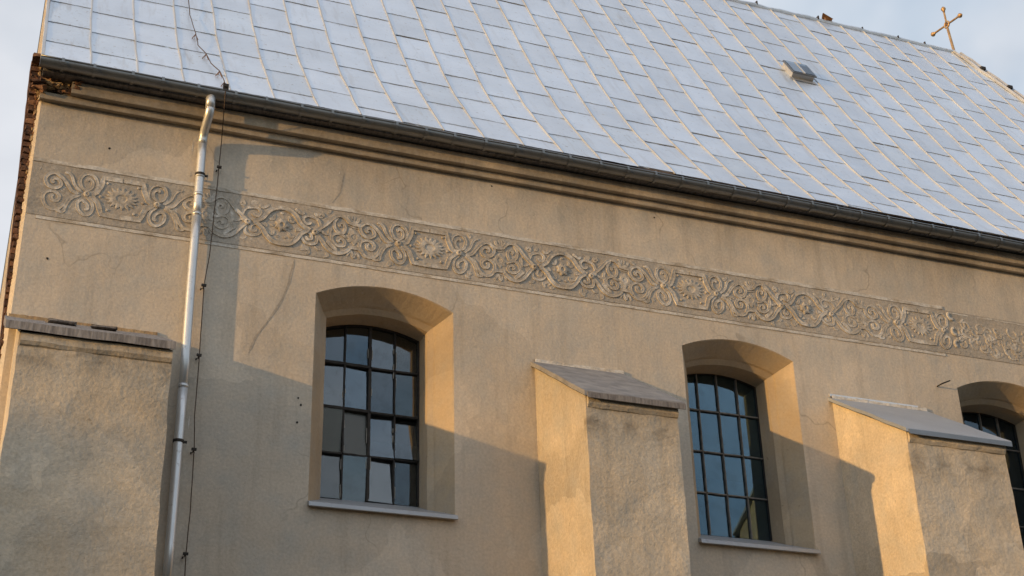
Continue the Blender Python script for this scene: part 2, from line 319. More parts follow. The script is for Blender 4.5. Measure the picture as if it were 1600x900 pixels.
FRZ = [
  ('octagon_frame', [(0.006,0.199),(0.201,0.197),(0.221,0.097),(0.261,0.005),(0.321,-0.036)], 0.034, 0.022),
  ('octagon_frame', [(-0.016,-0.253),(0.193,-0.248),(0.24,-0.115),(0.321,-0.036)], 0.034, 0.022),
  ('scroll', [(0.348,-0.01),(0.277,0.018),(0.259,0.103),(0.288,0.181),(0.346,0.215),(0.409,0.196),(0.439,0.122),(0.412,0.039),(0.356,0.02),(0.311,0.062),(0.313,0.126),(0.355,0.153),(0.371,0.121)], 0.026, 0.02),
  ('scroll', [(0.363,-0.057),(0.303,-0.114),(0.282,-0.195),(0.312,-0.268),(0.369,-0.283),(0.429,-0.226),(0.442,-0.151),(0.406,-0.113),(0.349,-0.146),(0.334,-0.202),(0.366,-0.221)], 0.026, 0.02),
  ('plume', [(0.412,-0.015),(0.448,0.055),(0.452,0.134)], 0.018, 0.014),
  ('plume', [(0.416,-0.017),(0.488,0.056),(0.528,0.151),(0.567,0.19),(0.601,0.188)], 0.024, 0.018),
  ('volute', [(0.431,-0.038),(0.51,-0.02),(0.586,0.082),(0.675,0.158),(0.749,0.147),(0.79,0.079),(0.755,0.003),(0.684,-0.018),(0.628,0.028),(0.651,0.088),(0.704,0.097),(0.721,0.063),(0.69,0.043)], 0.03, 0.022),
  ('plume', [(0.422,-0.054),(0.508,-0.109),(0.555,-0.203),(0.571,-0.274),(0.618,-0.284),(0.662,-0.254)], 0.026, 0.018),
  ('volute', [(0.431,-0.047),(0.543,-0.112),(0.585,-0.198),(0.636,-0.258),(0.714,-0.264),(0.772,-0.213),(0.792,-0.126),(0.754,-0.067),(0.679,-0.057),(0.63,-0.107),(0.647,-0.16),(0.699,-0.16),(0.713,-0.111),(0.683,-0.107)], 0.03, 0.022),
  ('bar', [(0.767,0.122),(0.837,0.115),(0.922,0.135)], 0.034, 0.022),
  ('bar', [(0.792,0.084),(0.854,0.081),(0.925,0.098)], 0.014, 0.014),
  ('bar', [(0.759,-0.215),(0.812,-0.183),(0.918,-0.18)], 0.034, 0.022),
  ('volute', [(0.899,0.126),(0.954,0.188),(1.022,0.204),(1.088,0.163),(1.157,0.076),(1.248,-0.013),(1.287,-0.053)], 0.034, 0.024),
  ('volute', [(1.03,0.187),(1.077,0.109),(1.056,0.012),(0.984,-0.015),(0.955,0.051),(0.979,0.112),(1.023,0.1),(1.009,0.06)], 0.026, 0.02),
  ('volute', [(0.939,-0.064),(1.029,-0.026),(1.094,-0.062),(1.092,-0.132),(1.028,-0.18),(0.967,-0.167),(0.959,-0.117),(1.0,-0.082),(1.031,-0.11),(1.012,-0.136)], 0.026, 0.02),
  ('volute', [(0.892,-0.184),(0.96,-0.252),(1.052,-0.278),(1.142,-0.236),(1.212,-0.145),(1.286,-0.058)], 0.036, 0.026),
  ('leaf', [(1.111,0.04),(1.126,-0.033),(1.11,-0.12),(1.121,-0.202)], 0.03, 0.016),
  ('leaf', [(1.149,0.122),(1.156,0.057),(1.2,0.036)], 0.02, 0.014),
  ('leaf', [(1.04,-0.253),(1.122,-0.165),(1.158,-0.14)], 0.04, 0.02),
  ('leaf', [(1.134,-0.06),(1.188,-0.051),(1.216,-0.028),(1.26,-0.048)], 0.022, 0.016),
  ('leaf', [(0.804,0.214),(0.821,0.16),(0.874,0.155),(0.91,0.185),(0.925,0.235)], 0.024, 0.016),
  ('leaf', [(0.849,0.226),(0.861,0.167)], 0.018, 0.014),
  ('leaf', [(0.884,0.232),(0.887,0.171)], 0.018, 0.014),
  ('leaf', [(0.792,-0.302),(0.829,-0.231),(0.862,-0.3),(0.891,-0.221),(0.933,-0.288)], 0.022, 0.016),
  ('fleur', [(1.191,0.157),(1.224,0.201),(1.253,0.154)], 0.024, 0.016),
  ('fleur', [(1.204,0.15),(1.253,0.144)], 0.028, 0.016),
  ('eye_frame', [(1.341,-0.04),(1.433,0.013),(1.51,0.126),(1.594,0.177),(1.668,0.186)], 0.036, 0.026),
  ('eye_frame', [(1.363,-0.045),(1.437,-0.104),(1.488,-0.189),(1.557,-0.253),(1.652,-0.266)], 0.036, 0.026),
  ('curl', [(1.268,-0.066),(1.226,0.002),(1.251,0.096),(1.311,0.13),(1.384,0.133),(1.418,0.087),(1.389,0.034),(1.348,0.042),(1.336,0.068)], 0.026, 0.02),
  ('curl', [(1.276,-0.093),(1.261,-0.142),(1.277,-0.196),(1.339,-0.215),(1.407,-0.184),(1.432,-0.123),(1.389,-0.072),(1.335,-0.083),(1.319,-0.142),(1.363,-0.158),(1.383,-0.122)], 0.024, 0.02),
  ('flame', [(1.403,0.179),(1.439,0.152),(1.476,0.177),(1.504,0.206)], 0.024, 0.016),
  ('flame', [(1.438,0.142),(1.435,0.175)], 0.02, 0.014),
  ('leaf', [(1.217,-0.261),(1.252,-0.265),(1.285,-0.232)], 0.018, 0.012),
  ('eye_leaf', [(1.422,-0.04),(1.484,-0.068),(1.459,-0.025)], 0.026, 0.014),
  ('eye_leaf', [(1.507,0.04),(1.551,0.028),(1.573,0.099)], 0.026, 0.016),
  ('eye_leaf', [(1.499,-0.141),(1.552,-0.16),(1.564,-0.111)], 0.024, 0.014),
  ('eye_leaf', [(1.588,-0.183),(1.624,-0.167)], 0.03, 0.014),
  ('eye_leaf', [(1.629,0.127),(1.655,0.112)], 0.026, 0.014),
  ('eye_leaf', [(1.53,-0.051),(1.566,-0.045)], 0.03, 0.016),
]
FRC = {'octagon': [-0.005, -0.022], 'flower': [0.855, -0.041], 'knot': [0.356, -0.03], 'cross': [1.286, -0.058], 'eye': [1.649, -0.031], 'dots': [[0.157, 0.14], [0.135, -0.184], [0.214, -0.031]], 'disc': [[1.356, -0.127]]}

# ------------------------------------------------------------ the setting
gnd = MB().grid(8, 8, lambda u, v: (-1500+3000*u, -1500+3000*v, 0)).build('ground', 'ground')
tag(gnd, kind='structure')

# ------------------------------------------------------------ the church
church = empty('church', (0.25, 0, 0))
tag(church, 'old church with ochre stucco wall, buttresses, arched windows and grey sheet metal roof', 'church')
XL, XR, YB = 0.265, 18.6, 8.7
ZT = 10.93
WINS = [dict(c=4.138, a=.790, R=1.76, cz=7.30), dict(c=8.562, a=.760, R=1.74, cz=7.31), dict(c=12.50, a=.768, R=1.72, cz=7.30)]
ZSB = 6.46
def outline(w, s, zb=ZSB, n=18):
    a, Rr = w['a']-s, w['R']-s
    th = math.asin(a/Rr); pts = [(w['c']-a, zb)]
    for i in range(n+1):
        q = -th + 2*th*i/n; pts.append((w['c']+Rr*math.sin(q), w['cz']+Rr*math.cos(q)))
    pts.append((w['c']+a, zb)); return pts
# front wall with its three openings
wb = MB(); x = XL
def rect(x0, x1, z0, z1): wb.put([(x0, 0, z0), (x1, 0, z0), (x1, 0, z1), (x0, 0, z1)], [(0, 1, 2, 3)])
for w in WINS:
    l, r = w['c']-w['a'], w['c']+w['a']
    rect(x, l, 0, ZT); rect(l, r, 0, ZSB); x = r
    o = outline(w, 0)[1:-1]
    for p, q in zip(o[:-1], o[1:]): wb.put([(p[0], 0, p[1]), (q[0], 0, q[1]), (q[0], 0, ZT), (p[0], 0, ZT)], [(0, 1, 2, 3)])
rect(x, XR, 0, ZT)
# chamfered left corner and the gable wall behind it
wb.put([(XL, 0, 0), (XL, 0, ZT), (.225, .09, ZT), (.225, .09, 0)], [(0, 1, 2, 3)])
wall = wb.build('wall', 'stucco', church)
gv = [(.225, .09, 0), (.225, YB, 0), (.225, YB, 11.0), (.225, 4.45, 18.22), (.225, .5, 11.95), (.225, .09, 11.42)]
add('gable_wall', gv, [tuple(range(6))], 'stucco', church)
MB().put([(XR, 0, 0), (XR+1.2, 2.2, 0), (XR+1.2, YB-2.2, 0), (XR, YB, 0), (XR, 0, 11), (XR+1.2, 2.2, 11), (XR+1.2, YB-2.2, 11), (XR, YB, 11), (.225, YB, 0), (.225, YB, 11)],
         [(0, 1, 5, 4), (1, 2, 6, 5), (2, 3, 7, 6), (3, 8, 9, 7)]).build('rear_wall', 'stucco', church)
# inside of the nave, seen dimly through the panes
MB().put([(.5, .72, .01), (18.2, .72, .01), (18.2, 8.4, .01), (.5, 8.4, .01), (.5, .72, 10.6), (18.2, .72, 10.6), (18.2, 8.4, 10.6), (.5, 8.4, 10.6)],
         [(0, 1, 2, 3), (4, 5, 6, 7), (1, 2, 6, 5), (2, 3, 7, 6), (3, 0, 4, 7)]).build('nave_interior', 'inner', church)

# windows: splayed reveal, glazing bars, panes and zinc sill
LV = [(0, 0.0), (.010, .010), (.22, .14), (.25, .152), (.31, .203), (.64, .213)]
GY = .60
def make_window(wi, w):
    root = empty('window', (w['c'], 0, ZSB), church)
    rv = MB()
    def dense(o): return [(o[0][0], o[0][1]+(o[1][1]-o[0][1])*k/16) for k in range(16)]+o[1:-1]+[(o[-1][0], o[-2][1]+(o[-1][1]-o[-2][1])*k/16) for k in range(1, 17)]
    outs = []
    for li, (y, s) in enumerate(LV):
        am = (0, .009, .010, .006, .006, 0)[li]
        outs.append([(p[0]+wob((p[0], li*3, p[1]), 3.1, am, wi*4.)+wob((p[0], li*3, p[1]), 11, am*.6), y, p[1]+wob((p[0], li*3+9, p[1]), 3.3, am, wi*4.)) for p in dense(outline(w, s))])
    for A, B in zip(outs[:-1], outs[1:]):
        for i in range(len(A)-1): rv.put([A[i], A[i+1], B[i+1], B[i]], [(0, 1, 2, 3)])
    rv.build('reveal', 'stucco_reveal', root)
    s = LV[4][1]; a = w['a']-s-.006; Rr = w['R']-s-.006; cx = w['c']; zb = 6.765
    top = lambda x: w['cz']+math.sqrt(Rr*Rr-(x-cx)**2)
    xs = [cx-a+2*a*k/4 for k in range(5)]
    zr = [zb, 7.28, 7.80, 8.335]
    heavy = wi == 0
    lightbar = 'iron' if heavy else 'ironlight'
    bw = .0078 if heavy else .0068
    def bar(p, q, w2, dep, mt):
        p, q = Vector(p), Vector(q); t = (q-p).normalized(); nrm = Vector((t.z, 0, -t.x))*w2
        d1, d2 = Vector((0, -dep, 0)), Vector((0, .02, 0)); n = max(2, int((q-p).length/.06)); mb = MB(); o = 0
        for i in range(n+1):
            c = p.lerp(q, i/n); j = Vector((rng.uniform(-1, 1), 0, rng.uniform(-1, 1)))*.0018
            mb.v += [c+nrm+d2+j, c+nrm+d1+j, c-nrm+d1+j, c-nrm+d2+j]
        for i in range(n):
            for k in range(4): mb.f.append((i*4+k, i*4+(k+1) % 4, i*4+4+(k+1) % 4, i*4+4+k))
        mb.f += [(0, 1, 2, 3), (n*4+3, n*4+2, n*4+1, n*4)]
        return mb.build('glazing_bar', mt, root)
    for k in (1, 2, 3):
        wd = bw*(1.9 if heavy and k == 2 else 1)
        bar((xs[k], GY, zb), (xs[k], GY, top(xs[k])), wd, .03, lightbar)
    for k in (1, 2, 3):
        if heavy and k in (2, 3):                       # the opening casement has heavier rails on its left half
            bar((xs[0], GY, zr[k]+.012), (xs[2], GY, zr[k]), bw*2.0, .035, lightbar)
            bar((xs[2], GY, zr[k]-.004), (xs[4], GY, zr[k]-.01), bw*1.3, .03, lightbar)
        else: bar((xs[0], GY, zr[k]), (xs[4], GY, zr[k]-.006), bw*1.1, .03, lightbar)
    # frame following the opening
    fm = MB(); oo = outline(w, s-.002, zb); oi = outline(w, s+(.024 if heavy else .016), zb)
    for i in range(len(oo)-1):
        A, B, C2, D = oo[i], oo[i+1], oi[i+1], oi[i]
        y0, y1 = GY-.03, GY+.02
        fm.put([(A[0], y0, A[1]), (B[0], y0, B[1]), (C2[0], y0, C2[1]), (D[0], y0, D[1]), (C2[0], y1, C2[1]), (D[0], y1, D[1])], [(0, 1, 2, 3), (3, 2, 4, 5)])
    fm.build('window_frame', 'iron', root)
    # panes, each at its own slight tilt
    for ci in range(4):
        for ri in range(4):
            x0, x1 = xs[ci]+.004, xs[ci+1]-.004; z0 = zr[ri]+.004
            if ri < 3: z1a = z1b = zr[ri+1]-.004
            else: z1a, z1b = top(x0)-.003, top(x1)-.003
            tx, tz = rng.gauss(0, .03 if heavy else .003), rng.gauss(0, (.12 if ri < 2 else .03) if heavy else .003)
            xm, zm = (x0+x1)/2, (z0+z1a)/2
            P = []
            n = 6 if ri == 3 else 1
            ring = [(x0, z0), (x1, z0)] + [(x1+(x0-x1)*i/n, (top(x1+(x0-x1)*i/n)-.003) if ri == 3 else z1a) for i in range(n+1)]
            vs = [(px, GY+(px-xm)*tx+(pz-zm)*tz, pz) for px, pz in ring]
            vb = [(a_, b_+.004, c_) for a_, b_, c_ in vs]; m_ = len(vs)
            fs = [tuple(range(m_)), tuple(reversed(range(m_, 2*m_)))] + [(i, (i+1) % m_, m_+(i+1) % m_, m_+i) for i in range(m_)]
            dirty = heavy and ri == 1 and ci in (0, 1)
            pn = add('pane', vs+vb, fs, 'glassdirty' if dirty else ('glass' if heavy else 'glassblue'), root)
            if dirty: pn['label'] = 'dull olive grey pane'
            if heavy and rng.random() < .75:
                pass
    if heavy:                                           # crumbling pale putty along some bars
        for k in range(26):
            ci, ri = rng.randrange(1, 5), rng.randrange(0, 4)
            z = rng.uniform(zr[ri], zr[ri]+.45); L = rng.uniform(.04, .2)
            if z+L > top(xs[ci] if ci < 4 else xs[4]-.02)-.05: continue
            x_ = xs[min(ci, 3)]+rng.choice((-1, 1))*(.014 if ci != 2 else .024)
            MB().box(x_-.003, x_+.003, GY-.022, GY-.003, z, z+L).build('putty_strip', 'putty', root)
    # masonry under the sill and the zinc sheet
    MB().put([(cx-w['a'], 0, 6.40), (cx+w['a'], 0, 6.40), (cx+w['a'], 0, 6.49), (cx-w['a'], 0, 6.49), (cx-w['a'], .66, 6.755), (cx+w['a'], .66, 6.755)], [(3, 2, 5, 4)]).build('sill_bed', 'stucco_reveal', root)
    l, r = cx-w['a'], cx+w['a']
    def edge(y):                                        # half width of the opening at depth y
        for (y0, s0), (y1, s1) in zip(LV[:-1], LV[1:]):
            if y0 <= y <= y1: return w['a']-(s0+(s1-s0)*(y-y0)/(y1-y0))-.003
        return w['a']+.004
    sl = MB(); ys = [-.075, -.005, .0, .22, .31, .60]
    zz = lambda y: 6.478+(y+.075)*.425
    o = []
    for y in ys:
        h_ = edge(y) if y >= 0 else w['a']+.006
        o.append(((cx-h_, y, zz(y)), (cx+h_, y, zz(y))))
    for (p, q), (p2, q2) in zip(o[:-1], o[1:]): sl.put([p, q, q2, p2], [(0, 1, 2, 3)])
    p, q = o[0]; dz = Vector((0, -.004, -.042))
    P0, Q0 = Vector(p), Vector(q)
    sl.put([P0, Q0, Q0+dz, P0+dz, P0+dz+Vector((0, .02, -.004)), Q0+dz+Vector((0, .02, -.004))], [(0, 3, 2, 1), (3, 4, 5, 2)])
    sl.put([P0+dz, P0, (l-.006, 0, zz(0)), (l-.006, 0, zz(0)-.05)], [(0, 1, 2, 3)])
    sl.put([Q0+dz, Q0, (r+.006, 0, zz(0)), (r+.006, 0, zz(0)-.05)], [(3, 2, 1, 0)])
    so = sl.build('window_sill', 'sill', root)
    return root
for i, w in enumerate(WINS):
    t = make_window(i, w)
    t['label'] = ['arched window with patched panes and dark heavy bars nearest the downpipe', 'arched window between the two slate capped buttresses', 'arched window cut by the right edge behind the last buttress'][i]

# cornice: two fascias and a soffit under the gutter
def prism_x(prof, x0, x1, step, name, material, parent, amp=.004, smooth=False):
    n = max(1, int((x1-x0)/step)); mb = MB(); k = len(prof)
    for i in range(n+1):
        xx = x0+(x1-x0)*i/n
        for (y, z) in prof: mb.v.append(Vector((xx, y+wob((xx, y*9, z*9), 2.5, amp), z+wob((xx, y*9, z*9), 2.1, amp, 5.5))))
    for i in range(n):
        for j in range(k-1): mb.f.append((i*k+j, (i+1)*k+j, (i+1)*k+j+1, i*k+j+1))
    mb.f += [tuple(range(k)), tuple(n*k+j for j in reversed(range(k)))]
    return mb.build(name, material, parent, smooth)
cor = empty('cornice', (XL, 0, 10.69), church)
prism_x([(.02, 10.70), (-.077, 10.683), (-.081, 10.688), (-.081, 10.764), (.02, 10.764)], .24, XR, .12, 'lower_fascia', 'stucco_cornice', cor)
prism_x([(.02, 10.775), (-.157, 10.762), (-.162, 10.768), (-.162, 10.905), (.02, 10.905)], .55, XR, .12, 'upper_fascia', 'stucco_cornice', cor)
prism_x([(.02, 10.93), (-.235, 10.93), (-.24, 10.937), (-.24, 11.02), (.02, 10.985)], .235, XR, .3, 'soffit_board', 'oldwood', cor)
for k in range(34):                                     # broken corner of the cornice: bare bricks and mortar lumps
    xx = rng.uniform(.20, .62); 
    lump('broken_brick', (xx, rng.uniform(-.13, -.02), rng.uniform(10.78, 10.92)), (rng.uniform(.05, .12), .08, rng.uniform(.03, .06)), rng.choice(('brick', 'mortar', 'brickdark')), cor, rng.uniform(-.5, .5), rng.uniform(-.5, .5), .5)

# rough brick edge on the gable side of the corner
tooth = empty('brick_edge', (.2, .12, 6.5), church)
z = 5.2; k = 0
while z < 11.2:
    hgt = .068; t_ = (z-7.76)/(11.3-7.76); out = .212-(.212-.118)*max(-.3, t_)
    xo = out+rng.uniform(-.004, .007)
    lump('brick', ((xo+.25)/2, .16+rng.uniform(-.01, .01), z+hgt/2), (.25-xo, .14+rng.uniform(-.02, .03), hgt*rng.uniform(.75, .98)), rng.choice(('brickdark',)*6+('brick',)), tooth, rng.uniform(-.1, .1), rng.uniform(-.05, .05), .12)
    for _ in range(3): lump('mortar_lump', (xo+.07+rng.uniform(0, .03), .085+rng.uniform(-.015, .02), z+rng.uniform(0, .07)), (.025, .03, rng.uniform(.02, .07)), rng.choice(('mortar', 'mortar', 'brick')), tooth, rng.uniform(-.5, .5), 0, .5)
    z += .075; k += 1
mb = MB(); nb = 120                                      # weathered edge board closing the brick ends
for i in range(nb+1):
    z = 5.2+6.1*i/nb; t_ = (z-7.76)/(11.3-7.76); out = .212-(.212-.112)*max(-.3, t_)-.004+wob((0, 0, z), 8, .005)
    mb.v += [Vector((out, .17, z)), Vector((out+.035+wob((0, 3, z), 14, .018), .165, z)), Vector((out+.05, .40, z)), Vector((out-.002, .40, z))]
for i in range(nb):
    for k in range(4): mb.f.append((i*4+k, i*4+(k+1) % 4, i*4+4+(k+1) % 4, i*4+4+k))
mb.build('edge_board', 'brickdark', tooth)
lump('brick', (.17, .12, 11.25), (.10, .30, .06), 'brick', tooth, 0, 0, .2)

# buttresses
def rough_buttress(x0, x1, yf, zf, zw, root, seed, name='body'):
    mb = MB()
    nz, nx, ny = 96, 20, 24
    def disp(p, nrm, amp=1.0):
        p = Vector(p)
        d = wob(p, 1.1, .018, seed)+wob(p, 3.7, .010, seed+3)+wob(p, 11, .0035, seed+7)
        return p + nrm*d*amp
    ztop = lambda y: zf+(zw-zf)*(y-yf)/(0-yf)
    tap = lambda v: v**.6
    ex = lambda z, sd: wob((0, 0, z), 2.4, .016, seed+sd)+wob((0, 0, z), 9, .006, seed+sd)
    mb.grid(nx, nz, lambda u, v: disp((x0+(x1-x0)*u+ex(zf*tap(v), 1)*(1-u)+ex(zf*tap(v), 2)*u, yf, zf*tap(v)), Vector((0, -1, 0)), 1 if 0 < u < 1 else .0))
    mb.grid(ny, nz, lambda u, v: disp((x0+ex(ztop(yf-yf*u)*tap(v), 1)*(1-u), yf-yf*u+.0, ztop(yf-yf*u)*tap(v)), Vector((-1, 0, 0)), 1 if 0 < u < 1 else 0))
    mb.grid(ny, nz, lambda u, v: disp((x1+ex(ztop(yf-yf*u)*tap(v), 2)*(1-u), yf-yf*u, ztop(yf-yf*u)*tap(v)), Vector((1, 0, 0)), 1 if 0 < u < 1 else 0))
    return mb.build(name, 'stucco_buttress', root, True)
def cap_slab(x0, x1, yf, zf, zw, th, root, material, seed, name='cap'):
    mb = MB(); n, m_ = 14, 8
    def top(u, v):
        xx = x0+(x1-x0)*u; y = yf+(0.0-yf)*v; return Vector((xx+wob((xx, y, 0), 3, .006, seed), y, zf+(zw-zf)*v+wob((xx*2, y*2, 0), 1.7, .010, seed)))
    d = Vector((0, 0, -th))
    mb.grid(n, m_, top); mb.grid(n, m_, lambda u, v: top(u, v)+d+Vector((0, .01, 0)))
    for a, b in (((0, 0), (1, 0)), ((0, 0), (0, 1)), ((1, 0), (1, 1))):
        mb.grid(n, 1, lambda u, v, a=a, b=b: top(a[0]+(b[0]-a[0])*u, a[1]+(b[1]-a[1])*u)+d*v)
    return mb.build(name, material, root)
BT = [dict(x0=.335, x1=1.70, c0=.205, c1=1.712, zf=7.375, zw=8.025, th=.078, mat='oldwood', label='corner buttress left of the downpipe with a weathered board edged cap'),
      dict(x0=5.896, x1=6.945, c0=5.85, c1=7.005, zf=7.46, zw=8.33, th=.055, mat='slate', label='middle buttress between the first two windows with a mottled grey cap'),
      dict(x0=9.815, x1=11.14, c0=9.76, c1=11.19, zf=7.52, zw=8.39, th=.045, mat='cap_zinc', label='right buttress with a smooth blue grey sheet cap')]
for i, b in enumerate(BT):
    root = empty('buttress', ((b['x0']+b['x1'])/2, -1.32, 0), church); root['label'] = b['label']
    rough_buttress(b['x0'], b['x1'], -1.32, b['zf'], b['zw'], root, i*13.7)
    slope = (b['zw']-b['zf'])/1.32
    cz0 = b['zf']-.08*slope+b['th']+.018
    cap_slab(b['c0'], b['c1'], -1.40, cz0, b['zw']+b['th']+.02, b['th'], root, b['mat'], i*3.1)
    zt = b['zf']-.012
    if i: prism_x([(-1.396, cz0-b['th']*.2), (-1.412, cz0-b['th']*.3), (-1.412, cz0-b['th']-.022), (-1.396, cz0-b['th']-.02)], b['c0']+.03, b['c1']-.004, .08, 'drip_edge', 'oldwood' if i == 1 else 'gutter', root, .004)
    # plaster band under the cap
    mb = MB(); n = 24; prof = [(-1.31, zt), (-1.352, zt-.004), (-1.356, zt-.085), (-1.335, zt-.118), (-1.31, zt-.13)]
    xa, xb = b['x0']+.012, b['x1']-.006
    for q in range(n+1):
        xx = xa+(xb-xa)*q/n
        for (y, z) in prof: mb.v.append(Vector((xx, y+wob((xx, y, z), 6, .012, i), z+wob((xx, y*3, z), 5, .012, i+4.))))
    for q in range(n):
        for j in range(4): mb.f.append((q*5+j, q*5+5+j, q*5+6+j, q*5+1+j))
    mb.f += [(0, 1, 2, 3, 4), tuple(n*5+j for j in (4, 3, 2, 1, 0))]
    mb.build('plaster_band', 'stucco_buttress', root)
    # mortar fillet where the cap meets the wall
    mb = MB(); n = 30
    for q in range(n+1):
        xx = b['c0']+.04+(b['c1']-b['c0']-.05)*q/n; zc = b['zw']+b['th']+.022
        hh = .028+.03*abs(wob((xx, 0, 0), 9, 1, i*2.))
        mb.v += [Vector((xx, -.035, zc-.025)), Vector((xx, -.03-wob((xx, 1, 0), 12, .01), zc+hh*.5)), Vector((xx, .01, zc+hh))]
    for q in range(n): mb.f += [(q*3, q*3+3, q*3+4, q*3+1), (q*3+1, q*3+4, q*3+5, q*3+2)]
    mb.build('mortar_fillet', 'flaking' if i else 'mortar', root)
    if i == 2:
        MB().box(b['c0']+.02, b['c0']+1.3, -.022, -.002, b['zw']+b['th']+.03, b['zw']+b['th']+.062).build('flashing_strip', 'pipe', root)

# ------------------------------------------------------------ roof
PR = [(-.42, 10.985), (-.10, 11.365), (.30, 11.86), (.70, 12.375), (1.06, 12.90), (1.5, 13.575), (2.0, 14.396), (2.6, 15.381), (3.4, 16.694), (4.35, 18.253)]
PR = [(y+(y+14)*.0118, z+(z-1.6)*.0118) for y, z in PR]
RY, RZ = PR[-1]
def cr(P0, P1, P2, P3, t):
    return tuple(.5*((2*b)+(-a+c)*t+(2*a-5*b+4*c-d)*t*t+(-a+3*b-3*c+d)*t**3) for a, b, c, d in zip(P0, P1, P2, P3))
ext = [(2*PR[0][0]-PR[1][0], 2*PR[0][1]-PR[1][1])]+PR+[(2*PR[-1][0]-PR[-2][0], 2*PR[-1][1]-PR[-2][1])]
TAB = []
for i in range(len(PR)-1):
    for k in range(12): TAB.append(cr(ext[i], ext[i+1], ext[i+2], ext[i+3], k/12))
TAB.append(PR[-1])
ARC = [0.0]
for a, b in zip(TAB[:-1], TAB[1:]): ARC.append(ARC[-1]+math.dist(a, b))
LTOT = ARC[-1]
def prof(s):
    """roof profile at arc length s from the eave -> (y, z), normal (ny, nz)"""
    s_ = min(max(s, 0), LTOT); lo = 0
    import bisect
    lo = min(max(bisect.bisect_right(ARC, s_)-1, 0), len(TAB)-2)
    t = (s_-ARC[lo])/(ARC[lo+1]-ARC[lo]); a, b = TAB[lo], TAB[lo+1]
    ty, tz = (b[0]-a[0])/(ARC[lo+1]-ARC[lo]), (b[1]-a[1])/(ARC[lo+1]-ARC[lo])
    over = s-s_
    return (a[0]+(b[0]-a[0])*t+ty*over, a[1]+(b[1]-a[1])*t+tz*over), (-tz, ty)
RX0, CW, RH = .2074, .5044, .80
HX, HK = 16.938, .40
def hip_s(xx):
    """arc length at which the hip cuts the column at xx"""
    if xx <= HX: return LTOT
    yy = RY-(xx-HX)/HK
    for (y, z), s in zip(TAB, ARC):
        if y >= yy: return s
    return 0
roof = empty('roof', (9, 2, 11), church)
def rp(xx, s, h): (y, z), (ny, nz) = prof(s); return Vector((xx, y+ny*h, z+nz*h))
mb = MB(); mb.grid(40, 40, lambda u, v: (lambda xx: rp(xx, min(LTOT*v, hip_s(xx)), -.006))(RX0+.01+(18.62-RX0)*u)); mb.build('roof_deck', 'deck', roof)
MB().put([(RX0+.01, RY, RZ-.012), (HX, RY, RZ-.012), (18.8, 9.3, 11.09), (RX0+.01, 9.3, 11.09), (20.3, RY, 11.09), (18.8, -.26, 11.09)], [(0, 1, 2, 3), (1, 4, 2), (1, 5, 4)]).build('rear_slope', 'roof', roof)
NC = int((18.6-RX0)/CW)
phase = []
for j in range(NC+1): phase.append((.40 if j % 2 else .02)+rng.uniform(-.07, .07) if j > 3 else (.62, .52, .50, .56)[j])
cells = []
for j in range(NC+1):
    s = phase[j]-RH
    while s < LTOT-.02:
        s0, s1 = max(s, 0.0), min(s+RH, LTOT)
        x0 = RX0+CW*j
        if s1-s0 > .05 and hip_s(x0) > s0+.1:
            c = rp(x0+CW/2, (s0+s1)/2, 0); px, py, d = project(c)
            inside = -25 < px < 1640 and -25 < py < 930
            cells.append((not inside, d if inside else 999, j, s0, s1))
        s += RH
cells.sort()
def panel_geo(x0, s0, s1, seed):
    g = random.Random(seed); n, m_ = 12, 4; mb = MB()
    gap = g.choice((.006, .008, .010, .012, .014)) if g.random() < .93 else .035
    tilt = g.uniform(-.012, .012); amp = g.uniform(.001, .004)
    full = hip_s(x0+CW)
    def pt(u, v):
        xx = x0+.004+(CW-.008)*u
        a = s0+(gap if s0 > 0 else 0)+tilt*(u-.5)*2*(.5 if s0 > 0 else 0)+wob((u*6, seed, 0), 1.3, .008)+wob((u*23, seed, 0), 1.3, .010)
        b = s1+.004
        s = a+(b-a)*v; s = min(s, hip_s(xx))
        bul = math.sin(math.pi*u)*math.sin(math.pi*min(1, v))*amp+wob((u*2.0, v*2.0, seed*1.7), 1.0, .004)
        return rp(xx, s, .004+.008*(1-v)+bul)
    mb.grid(n, m_, pt)
    mb.grid(n, 1, lambda u, v: pt(u, 0) if v == 0 else rp(pt(u, 0).x, max(0, s0)+gap*.9, -.004))
    return mb
cnt = 0; rest = MB()
for q, (out, d, j, s0, s1) in enumerate(cells):
    x0 = RX0+CW*j; g = panel_geo(x0, s0, s1, q*1.37+j)
    if not out and cnt < 300: g.build('roof_panel', 'roofstain' if random.Random(q*7+j).random() < (.35 if j < 6 else .08) else 'roof', roof); cnt += 1
    else: rest.put(g.v, g.f)
ro = rest.build('roof_panels_beyond', 'roof', roof); tag(ro, kind='stuff')
for j in range(NC+2):                                   # standing seams
    xx = RX0+CW*j; S1 = hip_s(xx)
    if S1 < .4: continue
    n = max(4, int(S1/.16)); mb = MB(); w_ = .010 if j else .016
    for i in range(n+1):
        s = S1*i/n; jx = wob((j*3.3, s, 0), 1.6, .010)+wob((j*3.3, s, 0), 6, .003); hh = .021+wob((j*5, s, 2), 3, .006)
        if i == 0: hh = .012
        for (dx, h) in ((-w_, 0), (-w_*.8, hh), (w_*.8, hh*.96), (w_, 0)): mb.v.append(rp(xx+jx+dx, s, h+.004))
    for i in range(n):
        for k in range(3): mb.f.append((i*4+k, i*4+4+k, i*4+5+k, i*4+1+k))
    mb.f.append((0, 1, 2, 3)); mb.build('standing_seam', 'seam', roof)
# verge fold on the gable
mb = MB(); n = 50
for i in range(n+1):
    s = LTOT*i/n; e = wob((0, s, 0), 3, .012)
    mb.v += [rp(RX0-.012+e, s, .02), rp(RX0+.02, s, .022), rp(RX0-.016+e, s, -.05)]
for i in range(n): mb.f += [(i*3, i*3+3, i*3+4, i*3+1), (i*3+2, i*3+5, i*3+3, i*3)]
mb.build('verge_strip', 'seam', roof)
